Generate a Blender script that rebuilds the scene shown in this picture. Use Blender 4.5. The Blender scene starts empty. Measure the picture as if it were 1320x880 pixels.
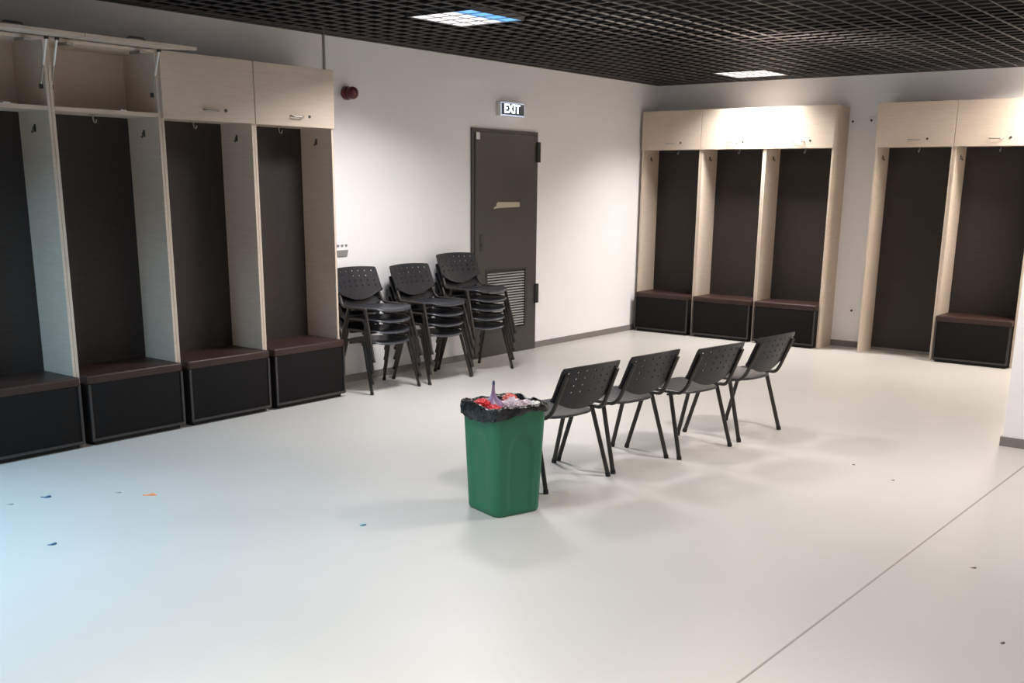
import bpy, bmesh, math, random
from mathutils import Vector, Matrix, noise
R = math.radians
PI = math.pi
random.seed(7)
COL = bpy.context.scene.collection

# ------------------------------------------------------------------ materials
def nmat(name, col, rough=.5, metal=0., spec=.5, build=None, **kw):
    m = bpy.data.materials.new(name); m.use_nodes = True
    nt = m.node_tree; b = nt.nodes['Principled BSDF']
    b.inputs['Base Color'].default_value = (*col, 1)
    b.inputs['Roughness'].default_value = rough
    b.inputs['Metallic'].default_value = metal
    b.inputs['Specular IOR Level'].default_value = spec
    if build: build(nt, b, col)
    return m

def noise_col(scale, amt, detail=3, stretch=(1, 1, 1), bump=0., dist=.01):
    """base colour varied by a procedural noise, optional bump"""
    def f(nt, b, col):
        tc = nt.nodes.new('ShaderNodeTexCoord'); mp = nt.nodes.new('ShaderNodeMapping')
        mp.inputs['Scale'].default_value = stretch
        nz = nt.nodes.new('ShaderNodeTexNoise'); nz.inputs['Scale'].default_value = scale
        nz.inputs['Detail'].default_value = detail
        rp = nt.nodes.new('ShaderNodeValToRGB')
        rp.color_ramp.elements[0].position = .3; rp.color_ramp.elements[1].position = .7
        rp.color_ramp.elements[0].color = (*[c*(1-amt) for c in col], 1)
        rp.color_ramp.elements[1].color = (*[min(1, c*(1+amt)) for c in col], 1)
        nt.links.new(tc.outputs['Object'], mp.inputs['Vector'])
        nt.links.new(mp.outputs['Vector'], nz.inputs['Vector'])
        nt.links.new(nz.outputs['Fac'], rp.inputs['Fac'])
        nt.links.new(rp.outputs['Color'], b.inputs['Base Color'])
        if bump:
            bp = nt.nodes.new('ShaderNodeBump'); bp.inputs['Strength'].default_value = bump
            bp.inputs['Distance'].default_value = dist
            nt.links.new(nz.outputs['Fac'], bp.inputs['Height'])
            nt.links.new(bp.outputs['Normal'], b.inputs['Normal'])
    return f

def emit(name, col, strength):
    m = bpy.data.materials.new(name); m.use_nodes = True
    b = m.node_tree.nodes['Principled BSDF']
    b.inputs['Base Color'].default_value = (*col, 1)
    b.inputs['Emission Color'].default_value = (*col, 1)
    b.inputs['Emission Strength'].default_value = strength
    return m

M = dict(
    floor=nmat('floor epoxy', (.495, .481, .459), .36, spec=.35, build=noise_col(1.1, .035, 4)),
    joint=nmat('floor joint filler', (.30, .27, .25), .7),
    wall=nmat('wall paint', (.86, .85, .858), .85, spec=.2, build=noise_col(1.5, .012, 3)),
    base=nmat('baseboard grey vinyl', (.20, .185, .175), .55),
    void=nmat('ceiling void paint', (.010, .010, .011), .9, spec=.1),
    grid=nmat('ceiling grid black', (.072, .066, .067), .42),
    wood=nmat('pale ash laminate', (.60, .505, .42), .5, spec=.3, build=noise_col(5, .06, 5, (1.2, 1.2, 22))),
    wenge=nmat('dark wenge board', (.033, .026, .024), .55, spec=.3, build=noise_col(5, .16, 5, (1.2, 1.2, 26))),
    leather=nmat('brown leatherette', (.036, .0185, .0155), .42, spec=.32, build=noise_col(60, .10, 3, bump=.05, dist=.002)),
    panel=nmat('black leatherette', (.0105, .0098, .0098), .7, spec=.10, build=noise_col(50, .12, 3)),
    frame=nmat('black edge profile', (.030, .026, .026), .4),
    plinth=nmat('plinth black', (.012, .012, .012), .7),
    plastic=nmat('charcoal chair plastic', (.017, .0175, .022), .40, spec=.32, build=noise_col(220, .10, 2, bump=.06, dist=.001)),
    seatplastic=nmat('charcoal seat plastic, polished by use', (.030, .032, .040), .33, spec=.6, build=noise_col(220, .10, 2)),  # same plastic as the backs, sheen on the seats put into a lighter colour
    tube=nmat('dark brown steel tube', (.028, .023, .020), .38, spec=.5),
    rubber=nmat('black rubber', (.012, .012, .012), .7),
    chrome=nmat('brushed nickel', (.40, .38, .36), .38, metal=.9),
    darkmetal=nmat('dark metal', (.035, .033, .032), .45),
    door=nmat('grey brown painted steel', (.062, .055, .051), .48, spec=.4, build=noise_col(3, .05, 3)),
    doorframe=nmat('door frame steel', (.055, .048, .045), .5),
    louver=nmat('louver steel', (.42, .41, .40), .4, spec=.5),
    tape=nmat('beige tape', (.46, .41, .32), .6),
    white=nmat('white plastic', (.78, .77, .75), .45),
    grey=nmat('grey plate', (.24, .23, .22), .5),
    red=nmat('alarm red plastic', (.10, .012, .012), .3),
    green=nmat('green bin plastic', (.022, .150, .075), .42, spec=.4, build=noise_col(90, .04, 2)),
    bag=nmat('black bag film', (.010, .010, .011), .25, spec=.5, build=noise_col(26, .25, 4, bump=.9, dist=.012)),
    redwrap=nmat('red wrapper film', (.62, .035, .045), .3, build=noise_col(35, .35, 3, bump=.4, dist=.006)),
    pinkwrap=nmat('coral wrapper film', (.66, .14, .12), .35, build=noise_col(30, .3, 3, bump=.4, dist=.006)),
    purple=nmat('violet bag film', (.25, .17, .30), .35, build=noise_col(28, .4, 3, bump=.4, dist=.006)),
    pale=nmat('pale pink bag film', (.60, .48, .53), .35, build=noise_col(14, .15, 3, bump=.4, dist=.008)),
    paper=nmat('white paper', (.80, .78, .74), .7, build=noise_col(20, .08, 3, bump=.4, dist=.006)),
    tip=nmat('dark blue tip', (.05, .06, .14), .4),
    orange=nmat('orange scrap', (.75, .30, .14), .6), blue=nmat('blue scrap', (.04, .12, .22), .5),
    teal=nmat('teal scrap', (.10, .28, .36), .5), dirt=nmat('dark crumb', (.10, .07, .05), .8),
    greyscrap=nmat('grey scrap', (.30, .32, .33), .7),
    signface=nmat('sign face navy', (.035, .06, .085), .35),
    reflector=nmat('lamp reflector', (.40, .40, .41), .45, metal=.2),
    lampframe=nmat('lamp frame', (.55, .55, .55), .5),
)
M['signletter'] = emit('sign letters lit', (.80, .94, 1.0), 5.0)
M['signrim'] = emit('sign rim lit', (.62, .72, .92), .55)
M['tube_neutral'] = emit('fluorescent tube white', (1.0, .97, .97), .95)
M['tube_cool'] = emit('fluorescent tube daylight blue', (.15, .47, 1.0), 1.0)

# ------------------------------------------------------------------ mesh helpers
class MB:
    def __init__(s): s.bm = bmesh.new()
    def box(s, lo, hi, bev=0., seg=2, mi=0):
        x0, y0, z0 = lo; x1, y1, z1 = hi
        vs = [s.bm.verts.new(p) for p in [(x0,y0,z0),(x1,y0,z0),(x1,y1,z0),(x0,y1,z0),(x0,y0,z1),(x1,y0,z1),(x1,y1,z1),(x0,y1,z1)]]
        fs = [s.bm.faces.new([vs[i] for i in f]) for f in ((3,2,1,0),(4,5,6,7),(0,1,5,4),(1,2,6,5),(2,3,7,6),(3,0,4,7))]
        for f in fs: f.material_index = mi
        if bev:
            es = list({e for f in fs for e in f.edges})
            bmesh.ops.bevel(s.bm, geom=es, offset=bev, segments=seg, affect='EDGES', profile=.6)
        return s
    def obox(s, c, ax, ay, az, bev=0.):
        """oriented box: centre and three half-axis vectors"""
        c = Vector(c); ax = Vector(ax); ay = Vector(ay); az = Vector(az)
        P = [c+ax*i+ay*j+az*k for k in (-1, 1) for i, j in ((-1,-1),(1,-1),(1,1),(-1,1))]
        vs = [s.bm.verts.new(p) for p in P]
        fs = [s.bm.faces.new([vs[i] for i in f]) for f in ((3,2,1,0),(4,5,6,7),(0,1,5,4),(1,2,6,5),(2,3,7,6),(3,0,4,7))]
        if bev:
            es = list({e for f in fs for e in f.edges})
            bmesh.ops.bevel(s.bm, geom=es, offset=bev, segments=2, affect='EDGES')
        return s
    def rings(s, rings, cap0=True, cap1=True, mi=0):
        L = [[s.bm.verts.new(p) for p in r] for r in rings]
        n = len(L[0])
        for a, b in zip(L, L[1:]):
            for i in range(n):
                f = s.bm.faces.new((a[i], a[(i+1) % n], b[(i+1) % n], b[i])); f.material_index = mi
        if cap0: s.bm.faces.new(list(reversed(L[0]))).material_index = mi
        if cap1: s.bm.faces.new(L[-1]).material_index = mi
        return s
    def sweep(s, pts, a, b=None, seg=10, ref=(1, 0, 0), mi=0):
        """oval tube along pts; a = radius along ref, b = across"""
        b = b or a; pts = [Vector(p) for p in pts]; rr = []
        for i, p in enumerate(pts):
            t = (pts[min(i+1, len(pts)-1)] - pts[max(i-1, 0)]).normalized()
            u = Vector(ref) - t*t.dot(Vector(ref))
            if u.length < .15: u = Vector((0, 0, 1)) - t*t.z
            if u.length < .15: u = Vector((0, 1, 0)) - t*t.y
            u.normalize(); w = t.cross(u)
            if rr and u.dot(pu) < 0: u = -u; w = -w
            pu = u
            rr.append([p + u*math.cos(k*2*PI/seg)*a + w*math.sin(k*2*PI/seg)*b for k in range(seg)])
        return s.rings(rr, mi=mi)
    def cyl(s, c0, c1, r0, r1=None, seg=20):
        return s.cone([(0, r0), (1, r0 if r1 is None else r1)], c0, c1, seg)
    def cone(s, prof, c0, c1, seg=20):
        c0 = Vector(c0); c1 = Vector(c1); t = (c1-c0).normalized()
        u = t.orthogonal().normalized(); w = t.cross(u)
        return s.rings([[c0+(c1-c0)*h + (u*math.cos(k*2*PI/seg)+w*math.sin(k*2*PI/seg))*r for k in range(seg)] for h, r in prof])
    def build(s, name, mats, parent=None, smooth=False, angle=40):
        bmesh.ops.recalc_face_normals(s.bm, faces=s.bm.faces[:])
        me = bpy.data.meshes.new(name); s.bm.to_mesh(me); s.bm.free()
        for m in (mats if isinstance(mats, (list, tuple)) else [mats]): me.materials.append(m)
        if smooth:
            for p in me.polygons: p.use_smooth = True
            me.set_sharp_from_angle(angle=R(angle))
        o = bpy.data.objects.new(name, me); COL.objects.link(o)
        if parent: o.parent = parent
        return o

def fillet(pts, r, n=6):
    pts = [Vector(p) for p in pts]; out = [pts[0]]
    for a, p, b in zip(pts, pts[1:], pts[2:]):
        d0 = (a-p); d1 = (b-p); k = min(r, d0.length*.49, d1.length*.49)
        s0 = p+d0.normalized()*k; s1 = p+d1.normalized()*k
        for i in range(n+1):
            t = i/n; out.append(s0*(1-t)**2 + p*2*t*(1-t) + s1*t*t)
    out.append(pts[-1]); return out

def tag(o, label=None, cat=None, group=None, kind=None):
    if label: o['label'] = label
    if cat: o['category'] = cat
    if group: o['group'] = group
    if kind: o['kind'] = kind
    return o
def empty(name, loc=(0, 0, 0), rz=0.):
    o = bpy.data.objects.new(name, None); COL.objects.link(o)
    o.location = loc; o.rotation_euler = (0, 0, rz); o.empty_display_size = .1
    return o
def copy_tree(o, parent=None):
    kids = list(o.children)
    c = o.copy(); COL.objects.link(c)
    if parent: c.parent = parent
    for k in kids: copy_tree(k, c)
    return c

# ------------------------------------------------------------------ room
H = 2.773           # underside of the open-cell ceiling
TOP = 3.30
XR, YR = 8.6, -13.6
CX, CY = 4.977, -3.780   # corner of the projecting wall on the right

def struct(o): o['kind'] = 'structure'; return o
struct(MB().box((-.2, YR-.2, -.12), (XR+.2, .2, 0)).build('floor', M['floor']))
ZG = H + .004        # above the grid the walls are painted black like the rest of the ceiling void
def wall(name, x0, y0, x1, y1):
    struct(MB().box((x0, y0, 0), (x1, y1, ZG)).box((x0, y0, ZG), (x1, y1, TOP), mi=1).build(name, [M['wall'], M['void']]))
wall('wall_left', -.2, YR-.2, 0, .2); wall('wall_far', 0, 0, XR+.2, .2); wall('wall_projecting', CX, CY, XR, 0)
wall('wall_right', XR, YR-.2, XR+.2, 0); wall('wall_rear', 0, YR-.2, XR, YR)
struct(MB().box((-.2, YR-.2, TOP), (XR+.2, .2, TOP+.1)).build('ceiling', M['void']))

D0, D1, DH = -3.366, -2.344, 2.160     # door on the left wall
b = MB()
b.box((0, YR, 0), (.012, D0, .062)).box((0, D1, 0), (.012, 0, .062))
struct(b.build('baseboard_left', M['base']))
struct(MB().box((.012, -.012, 0), (CX, 0, .062)).build('baseboard_far', M['base']))
b = MB(); b.box((CX-.012, CY-.012, 0), (XR, CY, .062)).box((CX-.012, CY, 0), (CX, -.012, .062))
struct(b.build('baseboard_right', M['base']))
# saw-cut floor joint
b = MB(); b.obox((5.197, -7.0, .0006), (.0045, 0, 0), (.0119*3.2, 3.2, 0), (0, 0, .0005))
struct(b.build('trim_1', M['joint']))

# open-cell ceiling: thin louvre strips every 10 cm, cut out round the lamps
LAMPS = [(1.18, -5.465, 'a'), (1.18, -.965, 'b'), (4.48, -5.465, 'c'), (5.08, -10.265, 'd'), (1.18, -10.265, 'e'), (2.98, -8.465, 'f'), (4.33, -.965, 'g')]
LS = .585
PITCH, DEEP, TH = .15, .008, .010
gx0, gx1, gy0, gy1 = 0.0, XR, YR, 0.0
grid = MB()
def strip_runs(lo, hi, cuts):
    runs = []; a = lo
    for c0, c1 in sorted(cuts):
        if c0 > a: runs.append((a, c0))
        a = max(a, c1)
    if a < hi: runs.append((a, hi))
    return runs
# strips parallel to the left wall
nx = int((gx1-gx0)/PITCH)
for i in range(nx+1):
    x = 1.1725 - 7*PITCH + i*PITCH
    y1 = CY if x > CX else 0.
    cuts = [(ly-.005, ly+LS+.005) for lx, ly, _ in LAMPS if lx-.01 < x < lx+LS+.01]
    for a, c in strip_runs(gy0, y1, cuts): grid.box((x-TH/2, a, H), (x+TH/2, c, H+DEEP))
ny = int((gy1-gy0)/PITCH)
for i in range(ny+1):
    y = -5.4725 + 36*PITCH - i*PITCH
    x1 = CX if y > CY else gx1
    cuts = [(lx-.005, lx+LS+.005) for lx, ly, _ in LAMPS if ly-.01 < y < ly+LS+.01]
    for a, c in strip_runs(gx0, x1, cuts): grid.box((a, y-TH/2, H+.0005), (c, y+TH/2, H+DEEP-.001))
edge = MB()
edge.box((0, YR, H-.004), (.022, 0, H-.001)).box((.022, -.022, H-.004), (CX, 0, H-.001)).box((CX-.022, CY-.022, H-.004), (CX, -.022, H-.001)).box((CX, CY-.022, H-.004), (XR, CY, H-.001))
edge.box((0, YR, H-.001), (.003, 0, H+.035)).box((.003, -.003, H-.001), (CX, 0, H+.035))
struct(edge.build('trim_3', M['grid']))
og = struct(grid.build('trim_2', M['grid']))

# ------------------------------------------------------------------ ceiling lamps (60 x 60 louvre fittings)
LIGHTCOL = dict(a=(1, .97, .97), b=(1, .955, .91), c=(1, .92, .87), d=(1, .93, .87), e=(.40, .74, 1), f=(1, .98, .96), g=(1, .90, .80))
LIGHTPOW = dict(a=60, b=56, c=68, d=94, e=96, f=24, g=74)
def lamp(lx, ly, key, label):
    t = empty('ceiling_light', (lx+LS/2, ly+LS/2, H-.004))
    h = LS/2
    b = MB()                                    # tray + rim
    b.box((-h, -h, .030), (h, h, .034))
    for sx in (-1, 1):
        b.box((min(sx*h, sx*(h-.012)), -h, 0), (max(sx*h, sx*(h-.012)), h, .030))
        b.box((-h+.012, min(sx*h, sx*(h-.012)), 0), (h-.012, max(sx*h, sx*(h-.012)), .030))
    b.build('housing', M['darkmetal'], t)
    for k in range(3):                          # three lit troughs running along y
        x = -h + .102 + k*(2*h-.204)/2
        mt = M['tube_cool'] if (key == 'a' and k == 2) or key == 'e' else (M['tube_neutral'])
        d = MB(); d.box((x-.0925, -h+.014, .006), (x+.0925, h-.014, .010)); d.build('diffuser', mt, t)
    lv = MB()                                   # parabolic louvre
    for k in range(5):
        y = -h + .013 + k*(2*h-.026)/4
        lv.box((-h+.012, y-.003, .0005), (h-.012, y+.003, .0065))
    for k in range(5):
        x = -h + .013 + k*(2*h-.026)/4
        lv.box((x-.003, -h+.014, .001), (x+.003, h-.014, .0065))
    lv.build('louver_grille', M['reflector'], t)
    tag(t, label, 'ceiling light', 'recessed square ceiling lights')
    ld = bpy.data.lights.new('lamp_light', 'AREA'); ld.shape = 'SQUARE'; ld.size = LS-.06
    ld.energy = LIGHTPOW[key]; ld.color = LIGHTCOL[key]; ld.spread = R({'b': 127, 'c': 152, 'g': 158}.get(key, 138))
    lo = bpy.data.objects.new('lamp_light', ld); COL.objects.link(lo)
    lo.parent = t; lo.location = (0, 0, -.012)
    return t
LL = dict(a='square ceiling light with one of its tubes blue, nearest the camera',
          b='white square ceiling light in front of the three-bay lockers',
          c='square ceiling light above the row of four chairs, out of frame',
          d='square ceiling light above the camera, out of frame',
          g='square ceiling light in the alcove before the right lockers, out of frame',
          f='added square fill light between the bin and the camera, out of frame',  # extra unseen fixture, added as fill to even out the floor
          e='square ceiling light with bluish tubes at the rear left, out of frame')
for lx, ly, k in LAMPS: lamp(lx, ly, k, LL[k])

# recessed lamp above the open-cell ceiling, its light falls through the cells
def downlight(x, y, z, power, col, size, label):
    t = empty('recessed_lamp', (x, y, z))
    b = MB(); b.cone([(0, .05), (.25, .07), (.6, .16), (1, .17)], (0, 0, .16), (0, 0, 0), 24); b.build('lamp_shade', M['rubber'], t, smooth=True)
    tag(t, label, 'ceiling light')
    ld = bpy.data.lights.new('lamp_light', 'AREA'); ld.shape = 'DISK'; ld.size = size; ld.energy = power; ld.color = col
    lo = bpy.data.objects.new('lamp_light', ld); COL.objects.link(lo); lo.parent = t; lo.location = (0, 0, -.02)
downlight(2.95, -3.3, 3.12, 26, (1, .86, .72), .3, 'warm lamp hanging above the open ceiling grid, over the row of chairs')

# ------------------------------------------------------------------ lockers
P = .7535; DC = .359; H1 = 2.466; H2 = 2.054; SH = .455; T = .019; W = P-.003
DOORT = .020
def hook_mesh(mb, c, out):
    """small coat hook: plate + J; out = direction away from its board"""
    c = Vector(c); o = Vector(out); side = o.cross(Vector((0, 0, 1)))
    mb.obox(c+o*.002, o*.002, side*.008, Vector((0, 0, .022)))
    mb.sweep(fillet([c+o*.004+Vector((0, 0, .008)), c+o*.014+Vector((0, 0, .004)), c+o*.016+Vector((0, 0, -.026)), c+o*.024+Vector((0, 0, -.026)), c+o*.026+Vector((0, 0, -.014))], .007, 4), .0035, seg=6)

def handle_mesh(mb, y0, z):
    m = W/2
    mb.sweep(fillet([(m-.058, y0, z), (m-.05, y0-.026, z-.006), (m+.05, y0-.026, z-.006), (m+.058, y0, z)], .02, 5), .0055, seg=8, ref=(0, 0, 1))

def make_locker(open_door, wenge_lit=False):
    """local: x 0..W along the run, back at y=0, front at y=-DC"""
    t = empty('locker')
    for x in (0, W-T):
        MB().box((x, -DC, 0), (x+T, 0, H1-.001)).build('side_panel', M['wood'], t)
    MB().box((T, -.012, .028), (W-T, -.002, H2)).build('back_panel', M['wenge'], t)
    tag(MB().box((T, -.012, H2+.024), (W-T, -.002, H1-T)).build('upper_back_panel', M['wood'], t))
    MB().box((T, -DC+.002, H2), (W-T, 0, H2+.024)).build('shelf', M['wood'], t)
    MB().box((T, -DC+.002, H1-T), (W-T, 0, H1-.001)).build('top_panel', M['wood'], t)
    hk = MB(); c = Vector((W/2, -.18, H2))
    hk.obox(c+Vector((0, 0, -.002)), (.02, 0, 0), (0, .01, 0), (0, 0, .002))
    hk.sweep(fillet([c, c+Vector((0, 0, -.03)), c+Vector((0, -.012, -.05)), c+Vector((0, -.03, -.05)), c+Vector((0, -.036, -.03))], .01, 4), .004, seg=6)
    hk.build('coat_hook', M['chrome'], t, smooth=True)
    for x, s in ((T, 1), (W-T, -1)):
        hk = MB(); hook_mesh(hk, (x, -.19, 1.955), (s, 0, 0)); hk.build('coat_hook', M['darkmetal'], t, smooth=True)
    hd = H1-H2+.006
    if not open_door:
        d = MB().box((.0015, -DC-DOORT, H2-.006), (W-.0015, -DC-.001, H1), .0015, 1).build('door', M['wood'], t)
        hm = MB(); handle_mesh(hm, -DC-DOORT, H2+.066); hm.build('handle', M['chrome'], d, smooth=True)
        lk = MB(); lk.cyl((W/2+.125, -DC-DOORT, H2+.068), (W/2+.125, -DC-DOORT-.004, H2+.068), .011, seg=16)
        lk.build('lock', M['darkmetal'], d, smooth=True)
    else:
        # flap lifted up to stand almost level, held by two gas struts
        a = R(-5); ux = Vector((0, -math.cos(a), math.sin(a))); un = Vector((0, math.sin(a), math.cos(a)))*1
        un = Vector((0, -math.sin(a), -math.cos(a)))
        hinge = Vector((W/2, -DC-.004, H1+.004))
        d = MB(); d.obox(hinge+ux*hd/2-un*.01, (W/2-.0015, 0, 0), ux*hd/2, un*.01)
        d = d.build('door', M['wood'], t)
        hm = MB()
        c = hinge+ux*(hd-.075)-un*.022
        hm.sweep(fillet([c+Vector((-.058, 0, 0)), c-un*.014+Vector((-.05, 0, 0)), c-un*.014+Vector((.05, 0, 0)), c+Vector((.058, 0, 0))], .02, 5), .0055, seg=8, ref=(0, 1, 0))
        hm.build('handle', M['chrome'], d, smooth=True)
        MB().box((W/2+.088, -DC+.001, H2+.0242), (W/2+.128, -DC+.03, H2+.032), .002, 1).build('strike_plate', M['white'], t)
        for x in (.13, W-.13):                # cup hinges
            MB().box((x-.022, -DC-.045, H1-T-.016), (x+.022, -DC+.07, H1-T-.002), .002, 1).build('hinge', M['chrome'], t)
        for x, s in ((T, 1), (W-T, -1)):      # struts
            top = hinge+ux*.070; top.x = x+s*.012; top += un*.012
            bot = Vector((x+s*.012, -DC+.035, H2+.135))
            mid = top.lerp(bot, .55)
            sb = MB(); sb.cyl(top, mid, .0065, seg=10); so = sb.build('gas_strut', M['white'], t, smooth=True)
            sb = MB(); sb.cyl(mid, bot, .0035, seg=8); sb.build('strut_rod', M['chrome'], so, smooth=True)
            MB().obox(top, (.008, 0, 0), (0, .012, 0), (0, 0, .008)).build('strut_bracket', M['darkmetal'], so)
            MB().obox(bot, (.008, 0, 0), (0, .008, 0), (0, 0, .014)).build('strut_bracket', M['darkmetal'], so)
    return t

def place_locker(proto, run, k, label, group):
    t = proto if not proto.get('label') else copy_tree(proto)
    ox, oy, rz = run
    c, s = math.cos(rz), math.sin(rz)
    t.location = (ox + c*k*P, oy + s*k*P, 0); t.rotation_euler = (0, 0, rz)
    tag(t, label, 'locker', group); return t

# bench boxes that slot between the locker sides and stand proud of them
def make_bench():
    w = .708; x0 = (W-w)/2; x1 = x0+w; yf = -.440
    t = empty('locker_bench')
    MB().box((x0+.03, yf+.03, 0), (x1-.03, -.03, .024)).build('plinth', M['plinth'], t)
    b = MB(); b.box((x0+.004, yf+.004, .024), (x1-.004, -.016, SH-.055), .006, 2)
    b.build('box', M['panel'], t, smooth=True, angle=30)
    # upholstered top with soft rounded front edge
    b = MB(); b.box((x0, yf, SH-.058), (x1, -.014, SH), .016, 4); b.build('cushion_top', M['leather'], t, smooth=True, angle=50)
    # front frame and recessed panel
    f = MB(); z0, z1 = .03, SH-.058; fw = .017; yy = yf-.003
    f.box((x0+.004, yy, z0), (x0+.004+fw, yf+.004, z1)).box((x1-.004-fw, yy, z0), (x1-.004, yf+.004, z1))
    f.box((x0+.004+fw, yy, z0), (x1-.004-fw, yf+.004, z0+fw))
    f.build('front_frame', M['frame'], t)
    return t
def place_bench(proto, run, k, label, group, dx=0., dy=0.):
    t = proto if not proto.get('label') else copy_tree(proto)
    ox, oy, rz = run; c, s = math.cos(rz), math.sin(rz)
    lx, ly = k*P+dx, dy
    t.location = (ox + c*lx - s*ly, oy + s*lx + c*ly, 0); t.rotation_euler = (0, 0, rz)
    tag(t, label, 'bench', group); return t

YE = -5.413; XL = .036; XRU = 2.722
LEFT = (.001, YE-4*P, R(90)); FAR = (XL, -.001, 0.); RIGHT = (XRU, -.001, 0.)
lk_closed = make_locker(False); lk_open = make_locker(True)
G1 = 'lockers along the left wall'; G2 = 'lockers in the far corner'; G3 = 'lockers at the right end of the far wall'
place_locker(lk_open, LEFT, 0, 'open locker with lifted flap, cut off by the left edge of the photo', G1)
place_locker(lk_open, LEFT, 1, 'open locker with lifted flap beside a closed locker, left wall', G1)
place_locker(lk_closed, LEFT, 2, 'closed pale locker next to the lifted-flap lockers on the left wall', G1)
place_locker(lk_closed, LEFT, 3, 'closed pale locker nearest the stacked chairs and red alarm', G1)
place_locker(lk_closed, FAR, 0, 'pale locker in the far corner, next to the white left wall', G2)
place_locker(lk_closed, FAR, 1, 'middle locker of the three in the far corner', G2)
place_locker(lk_closed, FAR, 2, 'brightly lit locker at the right end of the three far corner lockers', G2)
place_locker(lk_closed, RIGHT, 0, 'pale locker with no bench in it, dark back reaching the floor', G3)
place_locker(lk_closed, RIGHT, 1, 'pale locker with a bench, half hidden by the white wall on the right', G3)
bench = make_bench()
B1 = 'benches in the left wall lockers'; B2 = 'benches in the far corner lockers'
place_bench(bench, LEFT, 0, 'dark bench box at the left edge of the photo, under a lifted flap locker', B1)
place_bench(bench, LEFT, 1, 'dark bench box second from the left edge, under a lifted flap locker', B1)
place_bench(bench, LEFT, 2, 'dark bench box third from the left, under a closed locker', B1)
place_bench(bench, LEFT, 3, 'dark brown-topped bench box beside the stacked chairs', B1)
place_bench(bench, FAR, 0, 'dark brown bench box in the far corner by the white wall', B2)
place_bench(bench, FAR, 1, 'dark brown bench box in the middle of the three far corner ones', B2, .008)
place_bench(bench, FAR, 2, 'dark brown bench box behind the farthest chair of the row', B2, .005)
place_bench(bench, RIGHT, 1, 'single dark brown bench box by the white wall on the right', None)

# ------------------------------------------------------------------ door
dr = empty('door_1', (0, (D0+D1)/2, 0)); tag(dr, 'dark grey steel door with louvered vent in the left wall', 'door', kind='structure')
hw = (D1-D0)/2
b = MB(); b.box((0, -hw, 0), (.022, -hw+.03, DH)).box((0, hw-.03, 0), (.022, hw, DH)).box((0, -hw+.03, DH-.03), (.022, hw-.03, DH))
b.build('door_frame', M['doorframe'], dr)
vy0, vy1, vz0, vz1 = -.305, .329, .245, .840       # vent opening
b = MB(); L, Rr, Z0, Z1 = -hw+.034, hw-.034, .008, DH-.034
b.box((.001, L, Z0), (.03, vy0, Z1)).box((.001, vy1, Z0), (.03, Rr, Z1))
b.box((.001, vy0, Z0), (.03, vy1, vz0)).box((.001, vy0, vz1), (.03, vy1, Z1))
leaf = b.build('door_leaf', M['door'], dr)
b = MB(); e = .014
b.box((.024, vy0-e, vz0-e), (.034, vy0+e, vz1+e)).box((.024, vy1-e, vz0-e), (.034, vy1+e, vz1+e))
b.box((.024, vy0+e, vz0-e), (.034, vy1-e, vz0+e)).box((.024, vy0+e, vz1-e), (.034, vy1-e, vz1+e))
b.box((.001, vy0, vz0), (.004, vy1, vz1))
vent = b.build('vent', M['darkmetal'], leaf)
b = MB(); n = 21
for k in range(n):
    z = vz0+e+.006 + (vz1-vz0-2*e-.012)*(k+.5)/n
    b.obox((.019, (vy0+vy1)/2, z), (.009, 0, -.006), (0, (vy1-vy0)/2-.014, 0), (.0005, 0, .0008))
b.build('vent_slats', M['louver'], vent)
for z0, z1 in ((1.87, 2.065), (.475, .67)):
    b = MB(); b.box((.004, hw-.038, z0), (.052, hw+.012, z1), .004, 2); b.cyl((.05, hw-.012, z0+.004), (.05, hw-.012, z1-.004), .012, seg=12)
    b.build('hinge', M['darkmetal'], leaf, smooth=True)
yc = (D0+D1)/2
b = MB(); b.box((.03, -3.262-yc, 1.03), (.036, -3.222-yc, 1.20), .003, 1); b.cyl((.036, -3.242-yc, 1.09), (.043, -3.242-yc, 1.09), .012, seg=14)
b.build('lock_plate', M['darkmetal'], leaf)
b = MB()   # torn strip of tape
prof = [(-.20, -.026), (-.18, -.008), (-.15, .000), (-.155, .018), (-.13, .036), (.215, .034), (.215, -.012), (-.1, -.018)]
z = 1.452; ys = -2.86-yc
b.rings([[(.0303, ys+p, z+q) for p, q in prof], [(.0310, ys+p, z+q) for p, q in prof]])
tag(b.build('tape_strip', M['tape'], leaf), 'torn strip of beige tape')
b = MB(); b.box((.0302, -3.317-yc, 2.058), (.031, -3.265-yc, 2.122)); tag(b.build('sticker', M['white'], leaf), 'small white sticker')

# ------------------------------------------------------------------ things on the walls
# exit sign
ey0, ey1, ez0, ez1 = -2.990, -2.618, 2.283, 2.412
ex = empty('exit_sign', (0, (ey0+ey1)/2, (ez0+ez1)/2)); tag(ex, 'lit white-on-dark EXIT sign above the dark door', 'exit sign')
hy, hz, dp = (ey1-ey0)/2, (ez1-ez0)/2, .055
MB().box((.001, -hy, -hz), (dp, hy, hz), .006, 2).build('housing', M['white'], ex, smooth=True)
b = MB(); r = .011
b.box((dp-.002, -hy+.002, -hz+.002), (dp+.003, -hy+r, hz-.002)).box((dp-.002, hy-r+.004, -hz+.002), (dp+.003, hy-.002, hz-.002))
b.box((dp-.002, -hy+r, -hz+.002), (dp+.003, hy-r+.004, -hz+r+.004)).box((dp-.002, -hy+r, hz-r), (dp+.003, hy-r+.004, hz-.002))
b.build('rim', M['signrim'], ex)
MB().box((dp-.001, -hy+r, -hz+r+.003), (dp+.002, hy-r+.004, hz-r)).build('face', M['signface'], ex)
cu = bpy.data.curves.new('letters', 'FONT'); cu.body = 'EXIT'; cu.size = .112; cu.extrude = .001; cu.offset = .0022
cu.align_x = 'CENTER'; cu.align_y = 'CENTER'; cu.space_character = 1.14
tmp = bpy.data.objects.new('letters', cu); COL.objects.link(tmp)
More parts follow.
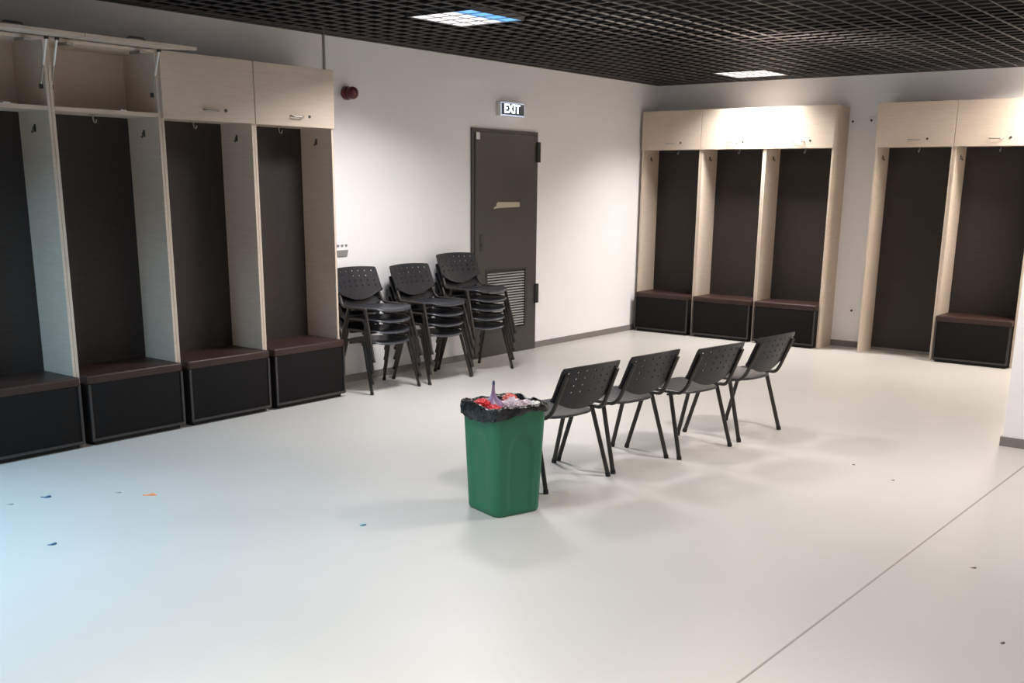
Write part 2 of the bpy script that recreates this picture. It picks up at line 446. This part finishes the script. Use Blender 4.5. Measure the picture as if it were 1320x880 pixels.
dg = bpy.context.evaluated_depsgraph_get(); me = bpy.data.meshes.new_from_object(tmp.evaluated_get(dg))
bpy.data.objects.remove(tmp)
me.name = 'letters'; me.materials.clear(); me.materials.append(M['signletter'])
lt = bpy.data.objects.new('letters', me); COL.objects.link(lt); lt.parent = ex
lt.location = (dp+.0035, -.012, .002); lt.rotation_euler = (R(90), 0, R(90)); lt.scale = (.95, 1.0, 1)

# fire alarm sounder
al = empty('fire_alarm', (0, -4.935, 2.352)); tag(al, 'dark red round fire alarm sounder on the left wall', 'fire alarm')
b = MB(); b.cone([(0, .050), (.15, .054), (.9, .052), (1, .046)], (0, 0, 0), (.045, 0, 0), 28); b.build('base', M['red'], al, smooth=True)
b = MB(); b.cone([(0, .040), (.2, .048), (.6, .050), (.85, .044), (1, .030)], (.045, 0, 0), (.115, 0, 0), 28); b.build('horn', M['red'], al, smooth=True)

# cable down the left wall
b = MB(); b.box((0, -5.166, 2.467), (.012, -5.150, H+.05)); tag(b.build('cable_duct', M['grey']), 'thin grey cable duct running from ceiling to the closed lockers', 'cable duct')

# label by the stacks
t = empty('wall_plate', (0, -5.02, 1.09)); tag(t, 'small grey plate with three dark marks above, beside the left wall lockers', 'plate')
b = MB(); pr = [(-.063, -.028), (.048, -.028), (.062, .022), (-.063, .022)]
b.rings([[(.001, p, q) for p, q in pr], [(.008, p, q) for p, q in pr]]); b.build('plate', M['grey'], t)
for k in range(3):
    b = MB(); y = -.048+k*.046
    b.rings([[(.001, y+.016*math.cos(a)*(1 if a < 3 else .7), .058+.012*math.sin(a)) for a in [i*2*PI/10 for i in range(10)]],
             [(.004, y+.016*math.cos(a)*(1 if a < 3 else .7), .058+.012*math.sin(a)) for a in [i*2*PI/10 for i in range(10)]]])
    b.build('mark', M['grey'], t)

# sockets on the far wall
def socket(x, z, s, label, cat, name):
    t = empty(name, (x, 0, z)); tag(t, label, cat)
    MB().box((-s, -.010, -s), (s, -.001, s), .004, 2).build('faceplate', M['wall'], t, smooth=True)
    b = MB(); b.cyl((0, -.010, 0), (0, -.013, 0), s*.32, seg=18); b.build('outlet', M['darkmetal'], t, smooth=True)
socket(2.497, .389, .040, 'white power socket low on the far wall between the locker groups', 'socket', 'wall_socket')
socket(2.335, 2.321, .036, 'small wall outlet high up, touching the far corner lockers', 'socket', 'wall_outlet')
socket(2.528, 2.327, .036, 'small wall outlet high up, beside the benchless locker', 'socket', 'wall_outlet')

# ------------------------------------------------------------------ chairs
def seat_mesh():
    b = MB(); N = 48
    def outline(a):
        c, s = math.cos(a), math.sin(a); n = 2/3.2
        x = .02 + .215*math.copysign(abs(c)**n, c)
        w = .224 if x > .12 else (.212 + .012*max(0, (x-.03)/.09) if x > .03 else .212)
        return x, w*math.copysign(abs(s)**n, s)
    def top(x, y):
        z = .428 - .010*(1-min(1, (y/.24)**2 + ((x-.02)/.22)**2)) - .018*(.235-x)/.43
        if x > .13: z -= .028*((x-.13)/.105)**2
        if x < -.10: z += .004*((-.10-x)/.095)**2
        return z
    rings = []
    for sc, dz in ((.06, 0), (.3, 0), (.55, 0), (.75, 0), (.88, 0), (.95, -.001), (.985, -.004), (1.0, -.009), (.996, -.013), (.985, -.015), (.955, -.013), (.90, -.011), (.6, -.012), (.1, -.012)):
        r = []
        for k in range(N):
            x, y = outline(2*PI*k/N); x = .02+(x-.02)*sc; y *= sc
            r.append((x, y, top(x, y)+dz))
        rings.append(r)
    return b.rings(rings)
def back_mesh():
    """perforated shell, a grid in which every hole is cut as an octagon"""
    hz = [.672, .634, .596, .558]; hu = [(-3+k)*.064 for k in range(7)]
    ZT, HW, hr, cell = .704, .242, .0066, .011
    us = [-1]
    for u in (-.226,): us.append(u/HW)
    for c in hu: us += [(c-cell)/HW, (c+cell)/HW]
    us += [.226/HW, 1]; us = sorted(us)
    vs = [('a', ZT), ('a', ZT-.010)]
    for z in hz: vs += [('a', z+cell), ('a', z-cell)]
    vs += [('b', .25), ('b', .5), ('b', .75), ('b', .93), ('b', 1.)]
    zl = hz[-1]-cell
    def pos(u, z, wsc=1.):
        y = u*HW*wsc
        x = -.210 - .44*(z-.452) + .0165 + .036*(u*u-.757)
        crown = .009*(1-u*u)*max(0, min(1, (z-.55)/(.704-.55)))
        return Vector((x, y, z+crown))
    def P(i, j):
        k, v = vs[j]; u = us[i]
        if k == 'a':
            w = 1.
            if j == 0: w = .965
            elif j == 1: w = .985
            return pos(u, v, w)
        zb = .450 + .085*abs(u)**2.2
        z = zl + (zb-zl)*v
        w = 1. if v < .95 else .975
        return pos(u, z, w)
    b = MB(); bm = b.bm
    V = [[bm.verts.new(P(i, j)) for j in range(len(vs))] for i in range(len(us))]
    hole_u = {}
    for i in range(len(us)-1):
        mid = (us[i]+us[i+1])/2*HW
        for c in hu:
            if abs(mid-c) < .002: hole_u[i] = c
    hole_v = {}
    for j in range(len(vs)-1):
        if vs[j][0] == 'a' and vs[j+1][0] == 'a':
            for z in hz:
                if abs((vs[j][1]+vs[j+1][1])/2-z) < .002: hole_v[j] = z
    for i in range(len(us)-1):
        for j in range(len(vs)-1):
            q = [V[i][j], V[i+1][j], V[i+1][j+1], V[i][j+1]]       # tl tr br bl
            if i in hole_u and j in hole_v:
                c, z = hole_u[i], hole_v[j]
                pv = [bm.verts.new(pos((c+hr*math.cos(R(45*k)))/HW, z+hr*math.sin(R(45*k)))) for k in range(8)]
                tl, tr, br, bl = q
                bm.faces.new((tr, tl, pv[3], pv[2], pv[1])); bm.faces.new((tl, bl, pv[5], pv[4], pv[3]))
                bm.faces.new((bl, br, pv[7], pv[6], pv[5])); bm.faces.new((br, tr, pv[1], pv[0], pv[7]))
            else: bm.faces.new(q)
    bmesh.ops.recalc_face_normals(bm, faces=bm.faces[:])
    if sum(f.normal.x for f in bm.faces) < 0:
        for f in bm.faces: f.normal_flip()
    bmesh.ops.solidify(bm, geom=bm.faces[:], thickness=.007)
    return b
def make_chair():
    t = empty('stacking_chair')
    seat_mesh().build('seat', M['seatplastic'], t, smooth=True, angle=60)
    back_mesh().build('backrest', M['plastic'], t, smooth=True, angle=50)
    for s in (-1, 1):
        b = MB()
        pts = fillet([(-.302, s*.214, .660), (-.210, s*.220, .452), (-.175, s*.232, .412), (.085, s*.238, .412), (.104, s*.240, .402)], .05, 6)
        b.sweep(pts, .0120, .0120, 12, ref=(0, 1, 0))
        b.build('side_rail', M['tube'], t, smooth=True)
        b = MB(); b.sweep([(.100, s*.240, .412), (.112, s*.243, .37), (.2155, s*.2665, .012)], .0145, .0110, 12); lg = b.build('leg', M['tube'], t, smooth=True)
        b = MB(); b.sweep([(.2125, s*.2658, .024), (.2185, s*.267, 0)], .0165, .0130, 12); b.build('foot_cap', M['rubber'], lg, smooth=True)
        b = MB(); b.sweep([(-.098, s*.238, .410), (-.110, s*.241, .37), (-.2135, s*.2665, .012)], .0145, .0110, 12); lg = b.build('leg', M['tube'], t, smooth=True)
        b = MB(); b.sweep([(-.2105, s*.2658, .024), (-.2165, s*.267, 0)], .0165, .0130, 12); b.build('foot_cap', M['rubber'], lg, smooth=True)
    for x in (-.075, .075):
        b = MB(); b.sweep([(x, -.236, .391), (x, -.20, .388), (x, .20, .388), (x, .236, .391)], .008, seg=8); b.build('crossbar', M['tube'], t, smooth=True)
    return t
proto = make_chair()
def chair(x, y, rz, label, group, z=0.):
    t = proto if not proto.get('label') else copy_tree(proto)
    t.location = (x, y, z); t.rotation_euler = (0, 0, rz); tag(t, label, 'chair', group); return t

def from_rear(rn, rf, ang, label):
    """chair in the row: midpoint of the two rear feet + heading"""
    mx, my = (rn[0]+rf[0])/2, (rn[1]+rf[1])/2
    a = PI - ang; d = .2165
    chair(mx+math.cos(a)*d, my+math.sin(a)*d, a, label, 'row of four chairs')
from_rear((3.309, -6.657), (3.379, -6.135), R(7), 'charcoal perforated chair right behind the green bin')
from_rear((3.374, -6.072), (3.420, -5.526), R(6), 'charcoal perforated chair second from the green bin')
from_rear((3.511, -5.525), (3.587, -4.982), R(9), 'charcoal perforated chair third from the green bin')
from_rear((3.596, -4.853), (3.612, -4.292), R(5), 'charcoal perforated chair at the far end of the row')

names = {4: ['lowest', 'second from the floor', 'second from the top', 'topmost'],
         5: ['lowest', 'second from the floor', 'middle', 'second from the top', 'topmost']}
for (x, y, rz, n, dz, where) in ((.356, -5.000, R(-2.5), 4, .089, 'stack beside the left wall lockers'),
                                 (.398, -4.368, R(-1), 4, .088, 'middle one of the three stacks'),
                                 (.386, -3.765, R(-5), 5, .083, 'stack in front of the dark door')):
    for k in range(n):
        chair(x + k*(.009 if n == 4 else .008) + .010, y, rz, f'{names[n][k]} charcoal chair in the {where}', 'stacked chairs along the left wall', z=k*dz)

# ------------------------------------------------------------------ green bin, liner and rubbish
BX, BY, BA = 3.292, -7.018, R(-17); BH = .548
def rsq(side, r, n=12):
    """rounded square outline as (x, y, face parameter)"""
    h = side/2; out = []
    for q in range(4):
        a0 = q*PI/2
        ca, sa = math.cos(a0), math.sin(a0)
        for i in range(n):                                  # straight side +x rotated
            tt = -1 + 2*i/n
            p = (h, tt*(h-r)); out.append((p[0]*ca-p[1]*sa, p[0]*sa+p[1]*ca, tt, a0))
        for i in range(6):
            a = i/6*PI/2
            p = (h-r+r*math.cos(a), h-r+r*math.sin(a)); out.append((p[0]*ca-p[1]*sa, p[0]*sa+p[1]*ca, 2, a0))
    return out
bin_ = empty('waste_bin', (BX, BY, 0), BA); tag(bin_, 'green tapered square plastic bin lined with a black bag', 'bin')
b = MB(); rings = []
def side_at(z): return .286 + .040*(z/BH)
NZ = 40
for j in range(NZ+1):
    z = BH*j/NZ; r = []
    for x, y, tt, a0 in rsq(side_at(z), .042, 20):
        off = 0.
        if tt < 1.5:
            w = .66; zt = .30
            d = math.hypot(tt/w, max(0, (z-zt))/.125) if z > zt else abs(tt)/w
            if z < .03: d = 9
            off = -.007*max(0, min(1, (1-d)/.09+.5))
        x += off*math.cos(a0); y += off*math.sin(a0)
        if j == 0: x *= .96; y *= .96
        r.append((x, y, z+.001))
    rings.append(r)
def plain(side, z): return [(x, y, z) for x, y, _, _ in rsq(side, .042, 20)]
rings += [plain(.336, BH+.001), plain(.338, BH+.010), plain(.330, BH+.014), plain(.314, BH+.010), plain(.306, BH-.02), plain(.270, .012)]
b.rings(rings); b.build('bin_body', M['green'], bin_, smooth=True, angle=35)

def nz(p, s, seed=0.): return noise.noise(Vector(p)*s + Vector((seed, seed*1.7, -seed)))
b = MB(); rings = []
o0 = rsq(1., .16, 20)
Nn = len(o0)
def lring(side, z, wob, zw, seed, f=9.):
    r = []
    for x, y, tt, a0 in o0:
        k = 1 + wob*nz((x, y, 0), f, seed) + wob*.6*nz((x, y, 0), f*2.7, seed+3)
        r.append((x*side*k, y*side*k, z + zw*nz((x, y, 0), 4.5, seed+9) + zw*.5*nz((x, y, 0), 13, seed+5)))
    return r
def drop(x, y):
    """how far the folded-over rim hangs: lowest at the near left corner"""
    a = math.atan2(y, x)
    return .004 + .050*max(0, math.cos(a - R(-92)))**1.5
ro = lring(.356, BH-.004, .05, .008, 2.)
ro = [(x, y, z-drop(x, y)) for x, y, z in ro]
rm = lring(.360, BH+.004, .06, .010, 4.); rm = [(x, y, z-drop(x, y)*.4) for x, y, z in rm]
rings = [ro, rm, lring(.358, BH+.014, .035, .010, 6.), lring(.348, BH+.026, .03, .014, 8.), lring(.330, BH+.029, .02, .014, 8.),
         lring(.306, BH+.014, .04, .008, 11.), lring(.285, BH-.02, .05, .006, 13.), lring(.262, BH-.07, .05, .006, 15.), lring(.22, BH-.16, .03, .004, 17.), lring(.19, .30, .0, .0, 18.)]
b.rings(rings, cap0=False, cap1=True)
bag = b.build('bin_liner', M['bag'], smooth=True, angle=70)
bag.location = (BX, BY, 0); bag.rotation_euler = (0, 0, BA)
tag(bag, 'crumpled black bag folded over the rim of the green bin', 'bin bag')

def crumple(name, mat, loc, size, seed, label, cat, amp=.35, f=1.6, sub=4):
    bm = bmesh.new(); bmesh.ops.create_icosphere(bm, subdivisions=sub, radius=1.)
    for v in bm.verts:
        p = v.co.copy()
        n1 = noise.turbulence(p*f + Vector((seed, -seed, seed*2)), 3, True)
        n2 = abs(noise.noise(p*f*2.1 + Vector((seed*3, 1, 0))))
        k = 1 - amp*.6 + amp*n1*.8 - amp*.6*n2
        v.co = Vector((p.x*size[0]*k, p.y*size[1]*k, p.z*size[2]*k))
    b = MB(); b.bm.free(); b.bm = bm
    o = b.build(name, mat, smooth=True, angle=25); o.location = loc; tag(o, label, cat); return o
TR = Vector((BX, BY, BH))
# camera sees the bin from its +x,-y side; image right is about (+.8,+.6), image left the opposite
rt = Vector((.79, .61, 0)); nr = Vector((.61, -.79, 0))
def at(r_, n_, z_): return TR + rt*r_ + nr*n_ + Vector((0, 0, z_))
crumple('candy_wrapper', M['redwrap'], at(-.112, .055, .018), (.052, .045, .036), 1.3, 'crumpled bright red wrapper at the left of the bin', 'wrapper', .5, 2.0)
crumple('candy_wrapper', M['redwrap'], at(-.05, .105, .006), (.055, .036, .026), 5.1, 'small flattened red wrapper at the near edge of the bin', 'wrapper', .5, 2.2)
crumple('candy_wrapper', M['pinkwrap'], at(.03, -.055, .026), (.050, .044, .034), 2.2, 'coral red wrapper behind the violet bag in the bin', 'wrapper', .5, 2.0)
crumple('plastic_bag', M['pale'], at(.05, .055, .012), (.075, .062, .048), 8.4, 'crumpled pale pink plastic bag in the middle of the bin', 'plastic bag', .5, 2.0)
crumple('plastic_bag', M['pale'], at(.115, -.005, .006), (.060, .048, .034), 9.7, 'small pale bag with a red print at the right of the bin', 'plastic bag', .5, 2.2)
crumple('paper_napkin', M['paper'], at(.16, .018, .012), (.040, .034, .024), 4.4, 'crumpled white paper napkin against the right rim of the bin', 'napkin', .5, 2.2)
crumple('paper_napkin', M['paper'], at(-.155, .045, .010), (.026, .022, .018), 6.6, 'small white paper scrap against the left rim of the bin', 'napkin', .5, 2.2)
# violet bag twisted into an upright spike
b = MB(); rings = []
prof = [(0, .055), (.02, .050), (.038, .036), (.052, .023), (.066, .014), (.082, .009), (.10, .0065), (.12, .0055), (.140, .005), (.146, .003)]
for h, r in prof:
    off = rt*(-.045 - .012*math.sin(h*16)) + nr*.02
    rings.append([Vector((off.x + r*math.cos(a)*(1+.28*math.sin(5*a+h*30)), off.y + r*math.sin(a)*(1+.28*math.sin(5*a+h*30)), h-.012)) for a in [k*2*PI/30 for k in range(30)]])
b.rings(rings); 
sp = empty('plastic_bag', TR); tag(sp, 'violet plastic bag twisted into an upright spike in the bin', 'plastic bag')
b.build('bag_body', M['purple'], sp, smooth=True, angle=50)
b = MB(); o = rt*(-.045-.012*math.sin(.132*16)) + nr*.02
b.cone([(0, .0070), (.5, .0075), (1, .003)], (o.x, o.y, .116), (o.x, o.y, .137), 12)
tag(b.build('twisted_tip', M['tip'], sp, smooth=True), 'dark blue twisted tip')

# ------------------------------------------------------------------ bits dropped on the floor
def scrap(name, x, y, l, w, rot, m, label, cat, h=.004):
    b = MB(); n = 12
    pr = [(l*math.cos(a)*(1+.3*math.sin(3*a+x*9)), w*math.sin(a)*(1+.3*math.cos(2*a+y*7))) for a in [k*2*PI/n for k in range(n)]]
    b.rings([[(p, q, 0) for p, q in pr], [(p*.9, q*.9, h*.6+.5*h*math.sin(p*90)) for p, q in pr]])
    o = b.build(name, m); o.location = (x, y, .0005); o.rotation_euler = (0, 0, rot); tag(o, label, cat); return o
scrap('paper_scrap', 1.669, -8.063, .034, .016, R(40), M['orange'], 'orange paper scrap on the floor in front of the left benches', 'scrap', .010)
scrap('plastic_scrap', 1.286, -8.440, .026, .008, R(38), M['blue'], 'dark blue curled scrap on the floor nearest the left benches', 'scrap', .010)
scrap('paper_scrap', 1.261, -8.628, .020, .012, R(30), M['greyscrap'], 'grey brown scrap at the left edge of the floor', 'scrap')
scrap('plastic_scrap', 2.032, -8.830, .020, .010, R(60), M['blue'], 'blue scrap on the floor, lowest at the left', 'scrap', .008)
scrap('plastic_scrap', 2.935, -7.703, .016, .010, R(50), M['teal'], 'teal scrap on the floor left of the green bin', 'scrap', .006)
scrap('paper_scrap', 1.498, -8.147, .018, .007, R(30), M['greyscrap'], 'small grey scrap on the floor between the orange and dark blue ones', 'scrap')
scrap('crumb', 5.498, -6.387, .012, .007, R(20), M['dirt'], 'dark crumb on the floor right of the joint line', 'crumb')
scrap('crumb', 5.814, -7.179, .010, .008, R(70), M['dirt'], 'dark crumb near the bottom right corner of the floor', 'crumb')
scrap('crumb', 4.397, -4.929, .009, .006, R(20), M['dirt'], 'tiny crumb on the floor right of the farthest chairs', 'crumb')
scrap('crumb', 4.710, -5.132, .010, .006, R(20), M['dirt'], 'tiny crumb between the chairs and the floor joint', 'crumb')

# ------------------------------------------------------------------ camera, world, view
cam = bpy.data.cameras.new('camera'); co = bpy.data.objects.new('camera', cam); COL.objects.link(co)
cam.sensor_width = 36; cam.lens = 1371.09/1320*36
cam.shift_x = -(661.56-660)/1320; cam.shift_y = (591.56-440)/1320
cam.clip_start = .05
yaw, pitch, roll = .6565, -.2525, .0108
f = Vector((-math.sin(yaw)*math.cos(pitch), math.cos(yaw)*math.cos(pitch), math.sin(pitch)))
r = Vector((math.cos(yaw), math.sin(yaw), 0)); u = r.cross(f)
r2 = r*math.cos(roll)+u*math.sin(roll); u2 = -r*math.sin(roll)+u*math.cos(roll)
mw = Matrix((( r2.x, u2.x, -f.x, 6.614), (r2.y, u2.y, -f.y, -11.2489), (r2.z, u2.z, -f.z, 1.654), (0, 0, 0, 1)))
co.matrix_world = mw
sc = bpy.context.scene; sc.camera = co
w = bpy.data.worlds.new('world'); sc.world = w; w.use_nodes = True
w.node_tree.nodes['Background'].inputs['Color'].default_value = (.02, .02, .022, 1)
w.node_tree.nodes['Background'].inputs['Strength'].default_value = 1.
vs = sc.view_settings; vs.view_transform = 'Standard'; vs.look = 'None'; vs.gamma = 1; vs.use_curve_mapping = False; vs.exposure = 0.0
